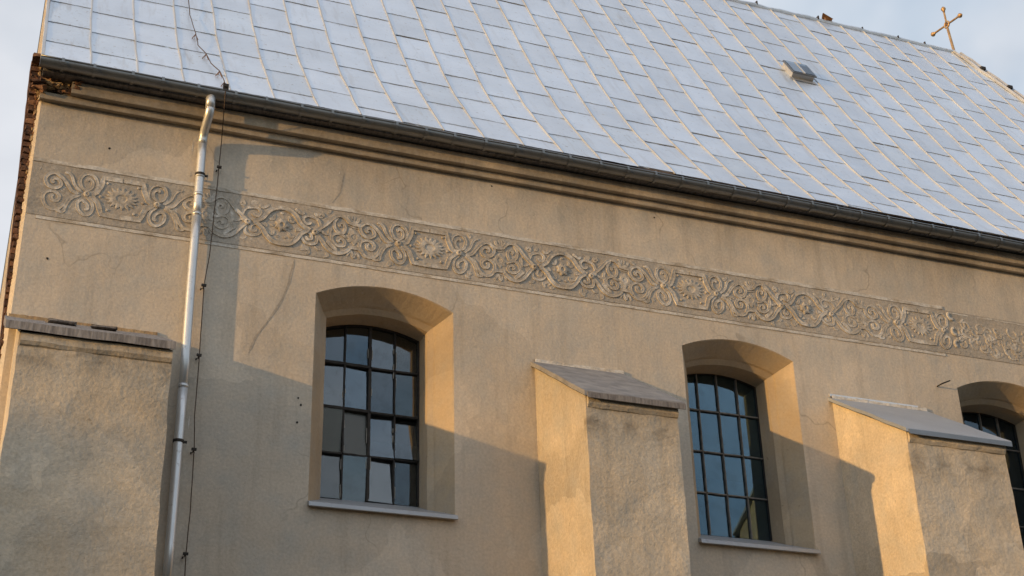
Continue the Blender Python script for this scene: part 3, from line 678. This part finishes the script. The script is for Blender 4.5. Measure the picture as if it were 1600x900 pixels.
# ridge roll, clips, hip rolls
mb = MB(); pts = [(RX0+(HX-RX0)*i/60, RY+wob((i*.7, 0, 0), 1, .02), RZ+.022+wob((i*.9, 3, 0), 1, .025)) for i in range(61)]
mb.tube(pts, .045, 8); mb.build('ridge_roll', 'roof', roof)
for k in range(9):
    xx = 9.0+k*.93+rng.uniform(-.3, .3)
    bevel_build(MB().box(xx-.012, xx+.012, RY-.05, RY+.05, RZ+.02, RZ+.095+rng.uniform(-.02, .02)), 'ridge_clip', 'iron', roof, .004)
for off, r_ in ((-.04, .03), (.12, .026)):
    mb = MB(); pts = []
    for i in range(41):
        xx = HX+off+(18.6-HX)*i/40; s = hip_s(min(xx-off, 18.6)); p = rp(xx, s, .035); pts.append(p+Vector((0, wob((i*.8, off, 0), 1, .02), 0)))
    mb.tube(pts, r_, 6); mb.build('hip_roll', 'seam', roof)
for i in (3, 7, 12):
    xx = HX+.05+(18.6-HX)*i/40; p = rp(xx, hip_s(xx), .07); MB().box(p.x-.05, p.x+.05, p.y-.03, p.y+.03, p.z-.03, p.z+.03).build('hip_clip', 'iron', roof)
# small skylight hatch
hs = 5.47
hr = empty('skylight', (11.85, 2.7, 15.5), church); hr['label'] = 'small raised skylight hatch with two panes in the roof'
def hbox(x0, x1, s0, s1, h0, h1): 
    m_ = MB(); P = [rp(x, s, h) for h in (h0, h1) for (x, s) in ((x0, s0), (x1, s0), (x1, s1), (x0, s1))]
    return m_.put(P, [(0, 3, 2, 1), (4, 5, 6, 7), (0, 1, 5, 4), (1, 2, 6, 5), (2, 3, 7, 6), (3, 0, 4, 7)])
_best = None
for k in range(600):                                     # arc length of the hatch's lower edge: y = 2.6
    if prof(k*.015)[0][0] >= 2.755: hs = k*.015; break
hx0, hx1 = 11.80, 12.21
hbox(hx0, hx1, hs, hs+.42, .0, .10).build('curb', 'seam', hr)
lid = hbox(hx0-.02, hx1+.02, hs-.03, hs+.44, .10, .125).build('lid_frame', 'gutter', hr)
for a, b in ((hx0+.01, hx0+.185), (hx0+.225, hx1-.01)): hbox(a, b, hs+.0, hs+.41, .126, .132).build('pane', 'glass', hr)
hbox(hx0+.19, hx0+.22, hs-.02, hs+.43, .126, .14).build('bar', 'seam', hr)
# light grey drip stain sheet below the hatch
hbox(hx0-.03, hx1+.03, hs-.10, hs, .017, .022).build('flashing', 'sill', hr)

# ------------------------------------------------------------ frieze
fr = empty('frieze', (.3, 0, 9.3), church); fr['label'] = 'long band of worn scrollwork relief under the cornice'
FZ = 9.668; FB, FT = FZ-.358, FZ+.272
FX0, FX1 = .272, 18.0
FEND = 11.79
mb = MB(); mb.grid(90, 3, lambda u, v: (FX0+(FX1-FX0)*u, -.006, FB+(FT-FB)*v)); mb.build('field', 'frieze_field', fr)
def band(z0, z1, x0, x1, dep, name, seed):
    n = int((x1-x0)/.06); b_ = MB()
    for i in range(n+1):
        xx = x0+(x1-x0)*i/n; e = wob((xx, seed, 0), 5, .010)+wob((xx, seed, 2), 17, .006); d = dep*(.75+.5*noise.noise(Vector((xx*3, seed, 0))))
        b_.v += [Vector((xx, 0.002, z1+e)), Vector((xx, -d, z1+e-.008)), Vector((xx, -d, z0+e*.3)), Vector((xx, 0.002, z0+e*.3-.004))]
    for i in range(n):
        for k in range(3): b_.f.append((i*4+k, i*4+4+k, i*4+5+k, i*4+1+k))
    return b_.build(name, 'flaking', fr)
band(FT+.002, FT+.055, FX0, FEND-.08, .018, 'top_fillet', 1.0); band(FB-.045, FB-.004, FX0+.1, FEND-.15, .012, 'bottom_fillet', 8.0)
band(FT-.035, FT-.012, FEND, 18, .010, 'top_fillet', 4.0)
def smooth_path(pts, sub=5):
    if len(pts) < 3: return [tuple(pts[0]), tuple((a+b)/2 for a, b in zip(pts[0], pts[1])), tuple(pts[1])]
    e = [tuple(2*a-b for a, b in zip(pts[0], pts[1]))]+list(pts)+[tuple(2*a-b for a, b in zip(pts[-1], pts[-2]))]
    o = []
    for i in range(len(pts)-1):
        for k in range(sub): o.append(cr(e[i], e[i+1], e[i+2], e[i+3], k/sub))
    return o+[tuple(pts[-1])]
def strand_mesh(name, pts, w_, h_, sharp):
    P = smooth_path(pts) if not sharp else [tuple(p) for p in pts]
    if sharp:
        Q = []
        for a, b in zip(P[:-1], P[1:]): Q += [a, tuple(x+(y-x)*.5 for x, y in zip(a, b))]
        P = Q+[P[-1]]
    vs, fs = [], []; n = len(P); nm_ = name
    prof5 = ((-.5, 0.0), (-.44, .95), (0, .82), (.44, 1.0), (.5, 0.0))
    for i, p in enumerate(P):
        a, b = P[max(i-1, 0)], P[min(i+1, n-1)]; t = Vector((b[0]-a[0], b[1]-a[1])); t = t.normalized() if t.length else Vector((1, 0)); nn = Vector((-t.y, t.x))
        f = 1 if nm_ in ('octagon_frame', 'eye_frame', 'bar') else min(1, .45+min(i, n-1-i)*.35)
        for (o, h) in prof5: vs.append((p[0]+nn.x*o*w_*f*1.30, -h*h_*.62*min(1, f+.2)-.005, p[1]+nn.y*o*w_*f*1.30))
    for i in range(n-1):
        for k in range(4): fs.append((i*5+k, i*5+k+1, i*5+6+k, i*5+5+k))
    fs += [(0, 1, 2, 3, 4), tuple((n-1)*5+k for k in (4, 3, 2, 1, 0))]
    return mesh(name, vs, fs)
def disc_mesh(name, rx, rz, h, teeth=0, hole=0, n=32):
    vs = [(0, -h, 0)]; fs = []
    rings = [(.30, h*.55 if hole else h), (.42, h), (.72, h*.9), (1.0, h*.6), (1.03, 0)]
    for q, (r_, hh) in enumerate(rings):
        for k in range(n):
            f = 1.0
            if teeth and q >= 3: f = 1+.17*math.cos(2*math.pi*k/n*teeth)
            vs.append((rx*r_*f*math.cos(2*math.pi*k/n), -hh-.005, rz*r_*f*math.sin(2*math.pi*k/n)))
    if hole: vs[0] = (0, -h*.8, 0)
    for k in range(n): fs.append((0, 1+k, 1+(k+1) % n))
    for q in range(len(rings)-1):
        for k in range(n): a = 1+q*n; fs.append((a+k, a+n+k, a+n+(k+1) % n, a+(k+1) % n))
    return mesh(name, vs, fs)
FM = [(nm, strand_mesh(nm, pts, w_*(1.35 if nm == 'octagon_frame' else 1.15 if nm == 'eye_frame' else 1), h_*(1.15 if nm.endswith('frame') else 1), nm == 'octagon_frame')) for nm, pts, w_, h_ in FRZ]
DM = {'sunburst': disc_mesh('sunburst', .15, .115, .017, 17, 1, 68), 'rosette': disc_mesh('rosette', .085, .085, .022, 8, 1, 32), 'knot': disc_mesh('knot', .036, .036, .028, 0, 1, 16),
      'eye_rosette': disc_mesh('eye_rosette', .07, .07, .024, 7, 1, 28), 'dot': disc_mesh('dot', .016, .016, .016, 0, 0, 10)}
for me in [m_ for _, m_ in FM]+list(DM.values()):
    me.materials.append(M['frieze_relief'])
def fput(name, me, X, sx, u, v, hs_=1.0):
    o = link_obj(name, me, fr); o.location = (X+u*sx, 0, FZ+v); o.scale = (sx, hs_, 1); return o
HALF = 1.646
OC = [1.205, 4.648, 7.984, 11.314]; EY = [-.44, 2.934, 6.291, 9.596, 12.95]
def half(X, E, hs_, xmin=-9, xmax=99):
    sx = (E-X)/HALF
    for (nm, me), (_, pts, w_, h_) in zip(FM, FRZ):
        xs_ = [X+p[0]*sx for p in pts]
        if min(xs_) < xmin or max(xs_) > xmax: continue
        fput(nm, me, X, sx, 0, 0, hs_*rng.uniform(.85, 1.15))
    for nm, key in (('rosette', 'flower'), ('knot', 'knot'), ('knot', 'cross')):
        u, v = FRC[key]
        if xmin < X+u*sx-.05 and X+u*sx+.05 < xmax: fput(nm, DM[nm], X, sx, u, v, hs_*(.6 if nm == 'rosette' else 1))
    for u, v in FRC['dots']:
        if X+u*sx < xmax: fput('dot', DM['dot'], X, sx, u, v, hs_)
for i, X in enumerate(OC):
    worn = .85 if i == 0 else (.8 if i == 3 else 1.0)
    half(X, EY[i], worn*(.85 if i == 0 else 1), xmin=.33)
    half(X, EY[i+1], worn if i else .9, xmax=FEND-.02 if i == 3 else 99)
    fput('sunburst', DM['sunburst'], X, 1, 0, FRC['octagon'][1], worn)
rl = random.Random(21)                                   # small leaves and buds filling the ground between the scrolls
bud = [strand_mesh('leaf', [(math.cos(a)*r, math.sin(a)*r) for a, r in ((0, .0), (.5, .02), (1.0, .035), (1.6+t, .05))], .026, .016, False) for t in (0, .7, -.6)]
for me in bud: me.materials.append(M['frieze_relief'])
seg = [[(p[0], p[1]) for p in pts] for _, pts, _, _ in FRZ]
for i, X in enumerate(OC):
    for E in (EY[i], EY[i+1]):
        sx = (E-X)/HALF; put = 0
        for _ in range(260):
            u, v = rl.uniform(.3, 1.62), rl.uniform(-.30, .22)
            if not (.33 < X+u*sx < FEND-.05): continue
            if min(math.hypot(u-p[0], v-p[1]) for s_ in seg for p in smooth_path(s_, 3)) < .048: continue
            o = fput('leaf', bud[rl.randrange(3)], X, sx, u, v, .8 if i else .45); o.rotation_euler = (0, rl.uniform(0, 6.28), 0); put += 1
            if put > 16: break
for E in EY[1:4]: fput('eye_rosette', DM['eye_rosette'], E, 1, 0, FRC['eye'][1], 1)
# the different, more eroded panel at the right end
rg = random.Random(3)
for k in range(150):
    cx_ = FEND+.10+k*.016+rg.uniform(-.04, .04); cz_ = FZ-.05+rg.uniform(-.24, .20)
    a0 = rg.uniform(0, 6.28); L = rg.uniform(1.5, 4.5); r0 = rg.uniform(.04, .11); sgn = rg.choice((-1, 1))
    pts = [(cx_+math.cos(a0+sgn*L*t/6)*r0*(1-.1*t), cz_-FZ+math.sin(a0+sgn*L*t/6)*r0*(1-.1*t)) for t in range(7)]
    o = link_obj('worn_scroll', strand_mesh('worn_scroll', pts, .020, rg.uniform(.008, .016), False), fr, 'frieze_relief'); o.location = (0, 0, FZ)
for (u, v, L, a) in ((11.83, .20, .10, 2.2), (11.86, -.02, .09, 1.9), (11.87, -.20, .11, 1.2)):
    pts = [(u+math.cos(a+t*.5)*.05, v+math.sin(a+t*.5)*.05) for t in range(7)]
    o = link_obj('white_curl', strand_mesh('white_curl', pts, .034, .026, False), fr, 'flaking', True); o.location = (0, 0, FZ)

# ------------------------------------------------------------ gutter
gut = empty('roof_gutter', (.2, -.41, 10.9)); tag(gut, 'dark grey half round metal gutter running along the whole eave', 'gutter')
GYc, GR = -.33, .077
gz = lambda xx: 10.997-.0045*xx
mb = MB(); n = 90; k = 11
def gpt(xx, q, r): return Vector((xx, GYc+wob((xx, 0, 0), .7, .008)+math.cos(q)*r, gz(xx)+wob((xx, 4, 0), .8, .012)-math.sin(q)*r))
for r in (GR, GR-.006):
    mb.grid(n, k, lambda u, v, r=r: gpt(.19+(18.5-.19)*u, math.pi*v, r))
mb.grid(1, k, lambda u, v: gpt(.19, math.pi*v, GR) if u < .5 else Vector((.19, GYc, gz(.19))))
mb.build('trough', 'gutter', gut, True)
mb = MB(); mb.tube([gpt(.19+(18.5-.19)*i/n, math.pi, GR)+Vector((0, -.004, .004)) for i in range(n+1)], .010, 6); mb.build('front_bead', 'gutter', gut, True)
xx = .42; 
while xx < 16:
    mb = MB(); nn = 9; w_ = .015
    for i in range(nn+1):
        q = math.pi*(i/nn); 
        for dx in (-w_, w_): mb.v.append(gpt(xx, q, GR+.012)+Vector((dx, 0, 0)))
    for dx in (-w_, w_): mb.v.append(gpt(xx, math.pi, GR+.002)+Vector((dx, .004, .028)))
    for i in range(nn+1): mb.f.append((i*2, i*2+1, i*2+3, i*2+2))
    mb.build('bracket', 'gutter', gut)
    xx += .36+rng.uniform(-.05, .05)
for xx in (2.12, 4.1, 6.15, 8.1, 10.2, 12.2, 14.2):
    mb = MB(); mb.grid(1, 9, lambda u, v: gpt(xx-.03+.06*u, math.pi*v, GR+.004)); mb.build('joint_sleeve', 'gutter', gut, True)

# ------------------------------------------------------------ downpipe
dp = empty('downpipe', (1.98, -.09, 0)); tag(dp, 'tall pale zinc downpipe with an elbow under the gutter beside the corner buttress', 'downpipe')
PX = 2.0
top = [(1.985, -.49, 10.80), (1.985, -.49, 10.70), (1.983, -.485, 10.655)]
MB().tube([(2.008, -.33, 10.95), (2.008, -.33, 10.77)], .052, 16).build('outlet_spout', 'pipe', dp, True)
MB().tube([(2.008, -.33, 10.80), (2.008, -.326, 10.75), (2.006, -.30, 10.70), (1.996, -.16, 10.60), (1.992, -.108, 10.55), (1.992, -.094, 10.50), (1.992, -.093, 10.44)], .050, 16).build('elbow', 'pipe', dp, True)
segs = [(10.46, 9.55), (9.56, 7.55), (7.56, 5.55), (5.56, 3.0), (3.01, .15)]
def pyy(z): return -.092
def pxx(z): return 1.992+wob((0, 0, z), .6, .012)
for a, b in segs:
    MB().tube([(pxx(a+(b-a)*i/6), pyy(a), a+(b-a)*i/6) for i in range(7)], [.0495]+[.047]*6, 18).build('pipe_section', 'pipe', dp, True)
for z in (10.03, 9.80, 9.555, 7.555):
    MB().tube([(pxx(z), pyy(z), z+.018), (pxx(z), pyy(z), z-.018)], .0525, 18).build('collar', 'pipe' if z not in (10.03,) else 'seam', dp, True)
for z in (10.05, 6.96, 4.2, 1.5):
    b_ = MB().tube([(pxx(z), pyy(z), z+.014), (pxx(z), pyy(z), z-.014)], .056, 16); b_.box(pxx(z)+.05, pxx(z)+.085, -.10, -.085, z-.012, z+.012); b_.box(pxx(z)-.006, pxx(z)+.006, -.05, .01, z-.01, z+.01)
    b_.build('bracket', 'iron', dp)

# ------------------------------------------------------------ lightning conductor
lc = empty('lightning_conductor', (2.16, -.06, 0)); tag(lc, 'thin dark lightning wire running over the gutter and down beside the downpipe', 'cable')
def wig(P, n=6, amp=.004):
    o = []
    for a, b in zip(P[:-1], P[1:]):
        for k in range(n): q = Vector(a).lerp(Vector(b), k/n); o.append(q+Vector((wob(q, 4, amp), 0, 0)))
    return o+[Vector(P[-1])]
dn = [(2.128, -.575, 10.90), (2.126, -.57, 10.70), (2.126, -.55, 10.52), (2.16, -.20, 10.55), (2.198, -.075, 10.50), (2.187, -.075, 9.89), (2.163, -.075, 9.10), (2.13, -.075, 8.73), (2.136, -.075, 7.93), (2.138, -.075, 7.26), (2.157, -.075, 6.90), (2.165, -.075, 6.26), (2.153, -.075, 5.83), (2.157, -.075, 5.6), (2.15, -.075, .1)]
dn = [(2.148, -.415, 11.04), (2.150, -.412, 10.91), (2.165, -.30, 10.73), (2.185, -.17, 10.60)]+dn[4:]
MB().tube(wig(dn), .0055, 6).build('wall_wire', 'wire', lc, True)
for (xx, z) in ((2.13, 8.73), (2.136, 7.925), (2.157, 6.90), (2.153, 5.83), (2.198, 10.2)):
    b_ = MB(); b_.box(xx-.006, xx+.006, -.085, .01, z-.006, z+.006); b_.box(xx-.028, xx+.022, -.092, -.068, z-.012, z+.012); b_.box(xx-.03, xx-.018, -.05, -.02, z-.035, z-.02)
    b_.build('clip', 'iron', lc)
rw = [(1.93, 1.18), (2.05, .80), (2.08, .55), (2.17, .28), (2.20, .12), (2.15, -.02)]
MB().tube(wig([rp(x_, s, .05+(.02 if i % 2 else 0)) for i, (x_, s) in enumerate([(1.86, 4.2), (1.90, 3.3), (1.9, 2.6), (1.94, 1.9), (1.95, 1.5), (2.02, 1.15), (2.06, .85), (2.13, .52), (2.16, .30), (2.15, .05)])]+[(2.148, -.413, 11.04)], 4, .01), .006, 6).build('roof_wire', 'wire', lc, True)
for (x_, s) in ((1.94, 1.9), (2.02, 1.15), (2.13, .52), (2.16, .12)):
    p = rp(x_, s, .03); b_ = MB().tube([rp(x_-.035, s-.05, .015), rp(x_, s, .06), rp(x_+.035, s-.05, .015)], .006, 5); b_.tube([rp(x_, s+.04, .015), rp(x_, s, .06)], .006, 5); b_.build('wire_stand', 'rust', lc)
b_ = MB().box(2.12, 2.18, -.425, -.395, 10.985, 11.07); b_.box(2.13, 2.165, -.44, -.41, 11.02, 11.035); b_.build('gutter_clamp', 'iron', lc)

# ------------------------------------------------------------ cross on the ridge
cr_ = empty('ridge_cross', (HX, RY, RZ+.03)); tag(cr_, 'small gilded metal cross with knobbed ends standing on the roof ridge', 'cross')
ctr = Vector((HX, RY+.06, RZ+.735))
bevel_build(MB().put([(HX-.022, RY-.02, RZ), (HX+.022, RY-.02, RZ), (HX+.022, RY+.025, RZ), (HX-.022, RY+.025, RZ), (HX-.02, RY+.04, RZ+.65), (HX+.02, RY+.04, RZ+.65), (HX+.02, RY+.08, RZ+.65), (HX-.02, RY+.08, RZ+.65)],
     [(0, 3, 2, 1), (4, 5, 6, 7), (0, 1, 5, 4), (1, 2, 6, 5), (2, 3, 7, 6), (3, 0, 4, 7)]), 'post', 'gold', cr_, .005)
mb = MB(); nr = 20                                       # ring at the crossing
for i in range(nr):
    q = 2*math.pi*i/nr
    for k in range(6): e = 2*math.pi*k/6; mb.v.append(ctr+Vector((math.sin(e)*.02, math.cos(q)*(.065+math.cos(e)*.02), math.sin(q)*(.065+math.cos(e)*.02))))
for i in range(nr):
    for k in range(6): mb.f.append((i*6+k, i*6+(k+1) % 6, ((i+1) % nr)*6+(k+1) % 6, ((i+1) % nr)*6+k))
mb.build('ring', 'gold', cr_, True)
lump('boss', ctr, (.03, .05, .05), 'rust', cr_, 0, 0, .2)
for d, L in ((Vector((0, .03, 1)).normalized(), .40), (Vector((0, 1, .17)).normalized(), .45), (Vector((0, -1, -.17)).normalized(), .42)):
    MB().tube([ctr+d*.06, ctr+d*(L-.06)], .020, 6).build('arm', 'gold', cr_)
    e = ctr+d*L; side = Vector((1, 0, 0)).cross(d)
    mb = MB().tube([e-d*.10, e-d*.06, e-d*.03, e, e+d*.03, e+d*.055], [.02, .026, .045, .05, .028, .006], 8); mb.build('knob', 'gold', cr_, True)

# bent flap on the ridge
bf = empty('bent_flashing', (14.03, RY, RZ+.03)); tag(bf, 'small rusty bent metal flap sticking up from the ridge left of the cross', 'flashing')
mb = MB(); mb.grid(8, 6, lambda u, v: (13.97+.20*u, RY-.02+.12*(v-.5), RZ+.06+.10*math.sin(math.pi*(.15+.75*v))*(1-.45*u)+.05*(1-u)-.04*abs(v-.5)))
mb.build('flap', 'rust', bf, True)
MB().tube([(14.02, RY-.01, RZ), (14.01, RY-.02, RZ+.11)], .022, 7).build('stem', 'rust', bf)

# ------------------------------------------------------------ small things on the wall and the caps
def capz(b, y): 
    slope = (b['zw']-b['zf'])/1.32; return b['zf']+b['th']+.018+(y+1.32)*slope
def slab(name, label, cx_, cy_, L, Wd, H, rz, material, group):
    b = BT[0]; r_ = empty(name, (cx_, cy_, capz(b, cy_)+.005)); 
    o = lump(name, (cx_, cy_, capz(b, cy_)+.008+H/2), (L, Wd, H), material, None, rz, 0, .15)
    bpy.data.objects.remove(r_); tag(o, label, 'debris', group); return o
slab('broken_board', 'dark broken board lying on the corner buttress cap, nearest the gable', .72, -.62, .26, .10, .022, .06, 'oldwood', 'loose pieces on the corner buttress cap')
slab('broken_board', 'flat grey board fragment lying mid cap of the corner buttress, nearer the downpipe', 1.12, -.62, .24, .10, .02, -.04, 'oldwood', 'loose pieces on the corner buttress cap')
hk = MB().tube([(11.42, -.002, 8.815), (11.45, -.07, 8.83), (11.56, -.10, 8.875)], .009, 6).build('iron_hook', 'iron'); tag(hk, 'small dark iron hook sticking out of the wall left of the third window', 'hook')
WH = [((466, 622), 1), ((470, 633), 1), ((464, 660), 1), ((171, 232), 1), ((74, 404), 1), ((768, 291), 1), ((1022, 340), 1)]
def unproject_y(px, py, y):
    d = fwd+rt*((px-800)/FPX)-up*((py-450)/FPX); return CAM+d*((y-CAM.y)/d.y)
for (p, _) in WH:
    c = unproject_y(*p, 0); MB().put([(c.x+.012*math.cos(k*.9)*rng.uniform(.7, 1.3), -.0025, c.z+.014*math.sin(k*.9)*rng.uniform(.7, 1.3)) for k in range(7)], [tuple(range(7))]).build('drill_hole', 'iron', wall)

def smear(name, pts, w_, material, seed):
    mb = MB(); P = []
    for a, c in zip(pts[:-1], pts[1:]):
        for k in range(6): P.append((a[0]+(c[0]-a[0])*k/6, a[1]+(c[1]-a[1])*k/6))
    P.append(pts[-1]); P = [unproject_y(*p, 0) for p in P]; n = len(P)
    for i, p in enumerate(P):
        f = min(1, .25+min(i, n-1-i)*.4); a = w_*f*(.6+.9*abs(wob((i*.9, seed, 0), 1, 1))); c = w_*f*(.6+.9*abs(wob((i*.9, seed, 5), 1, 1)))
        mb.v += [Vector((p.x-a, -.0022, p.z)), Vector((p.x+c, -.0022, p.z))]
    for i in range(n-1): mb.f.append((i*2, i*2+1, i*2+3, i*2+2))
    return mb.build(name, material, wall)
smear('crack_filler', [(538, 270), (532, 300), (518, 318)], .009, 'frieze_field', 1)
smear('crack_filler', [(460, 405), (452, 440), (440, 470), (420, 500), (400, 525), (388, 552)], .016, 'frieze_field', 3)
for (x, y, L) in ((302, 218, 24), (298, 268, 8), (324, 266, 18), (323, 470, 5), (306, 585, 12), (296, 650, 20), (531, 266, 6)): smear('paint_flake', [(x, y), (x-L*.1, y+L)], .008, 'flaking', x)

# ------------------------------------------------------------ neighbouring houses (one shades the corner buttress, one mirrors in the middle window)
def house(name, x0, x1, y0, y1, ze, zr_, label, over=.3):
    h = empty(name, (x0, y0, 0)); tag(h, label, 'house')
    MB().box(x0, x1, y0, y1, 0, ze).build('wall', 'plaster2', h)
    ym = (y0+y1)/2
    MB().put([(x0-over, y0-over, ze-.1), (x1+over, y0-over, ze-.1), (x1+over, y1+over, ze-.1), (x0-over, y1+over, ze-.1), (x0+2.5, ym, zr_), (x1-2.5, ym, zr_)],
             [(0, 1, 5, 4), (1, 2, 5), (2, 3, 4, 5), (3, 0, 4), (0, 3, 2, 1)]).build('roof', 'tile', h)
    z = 1.2
    while z+1.5 < ze:
        for k in range(int((x1-x0-1.5)/2.2)):
            wx = x0+1.0+k*2.2
            f = MB().box(wx, wx+1.0, y1-.05, y1+.03, z, z+1.5).build('window', 'putty', h)
            MB().box(wx+.08, wx+.92, y1+.032, y1+.04, z+.08, z+1.42).build('pane', 'glassdirty', f)
        z += 3.0
    return h
house('neighbour_house', -52, -38.5, -12.35, -2.5, 9.65, 9.9, 'plastered house far left of the church, out of frame', 0.0)
house('opposite_house', 21.35, 36, -32, -20.2, 13.7, 15.6, 'tall plastered house across the street, mirrored in the middle church window', .3)
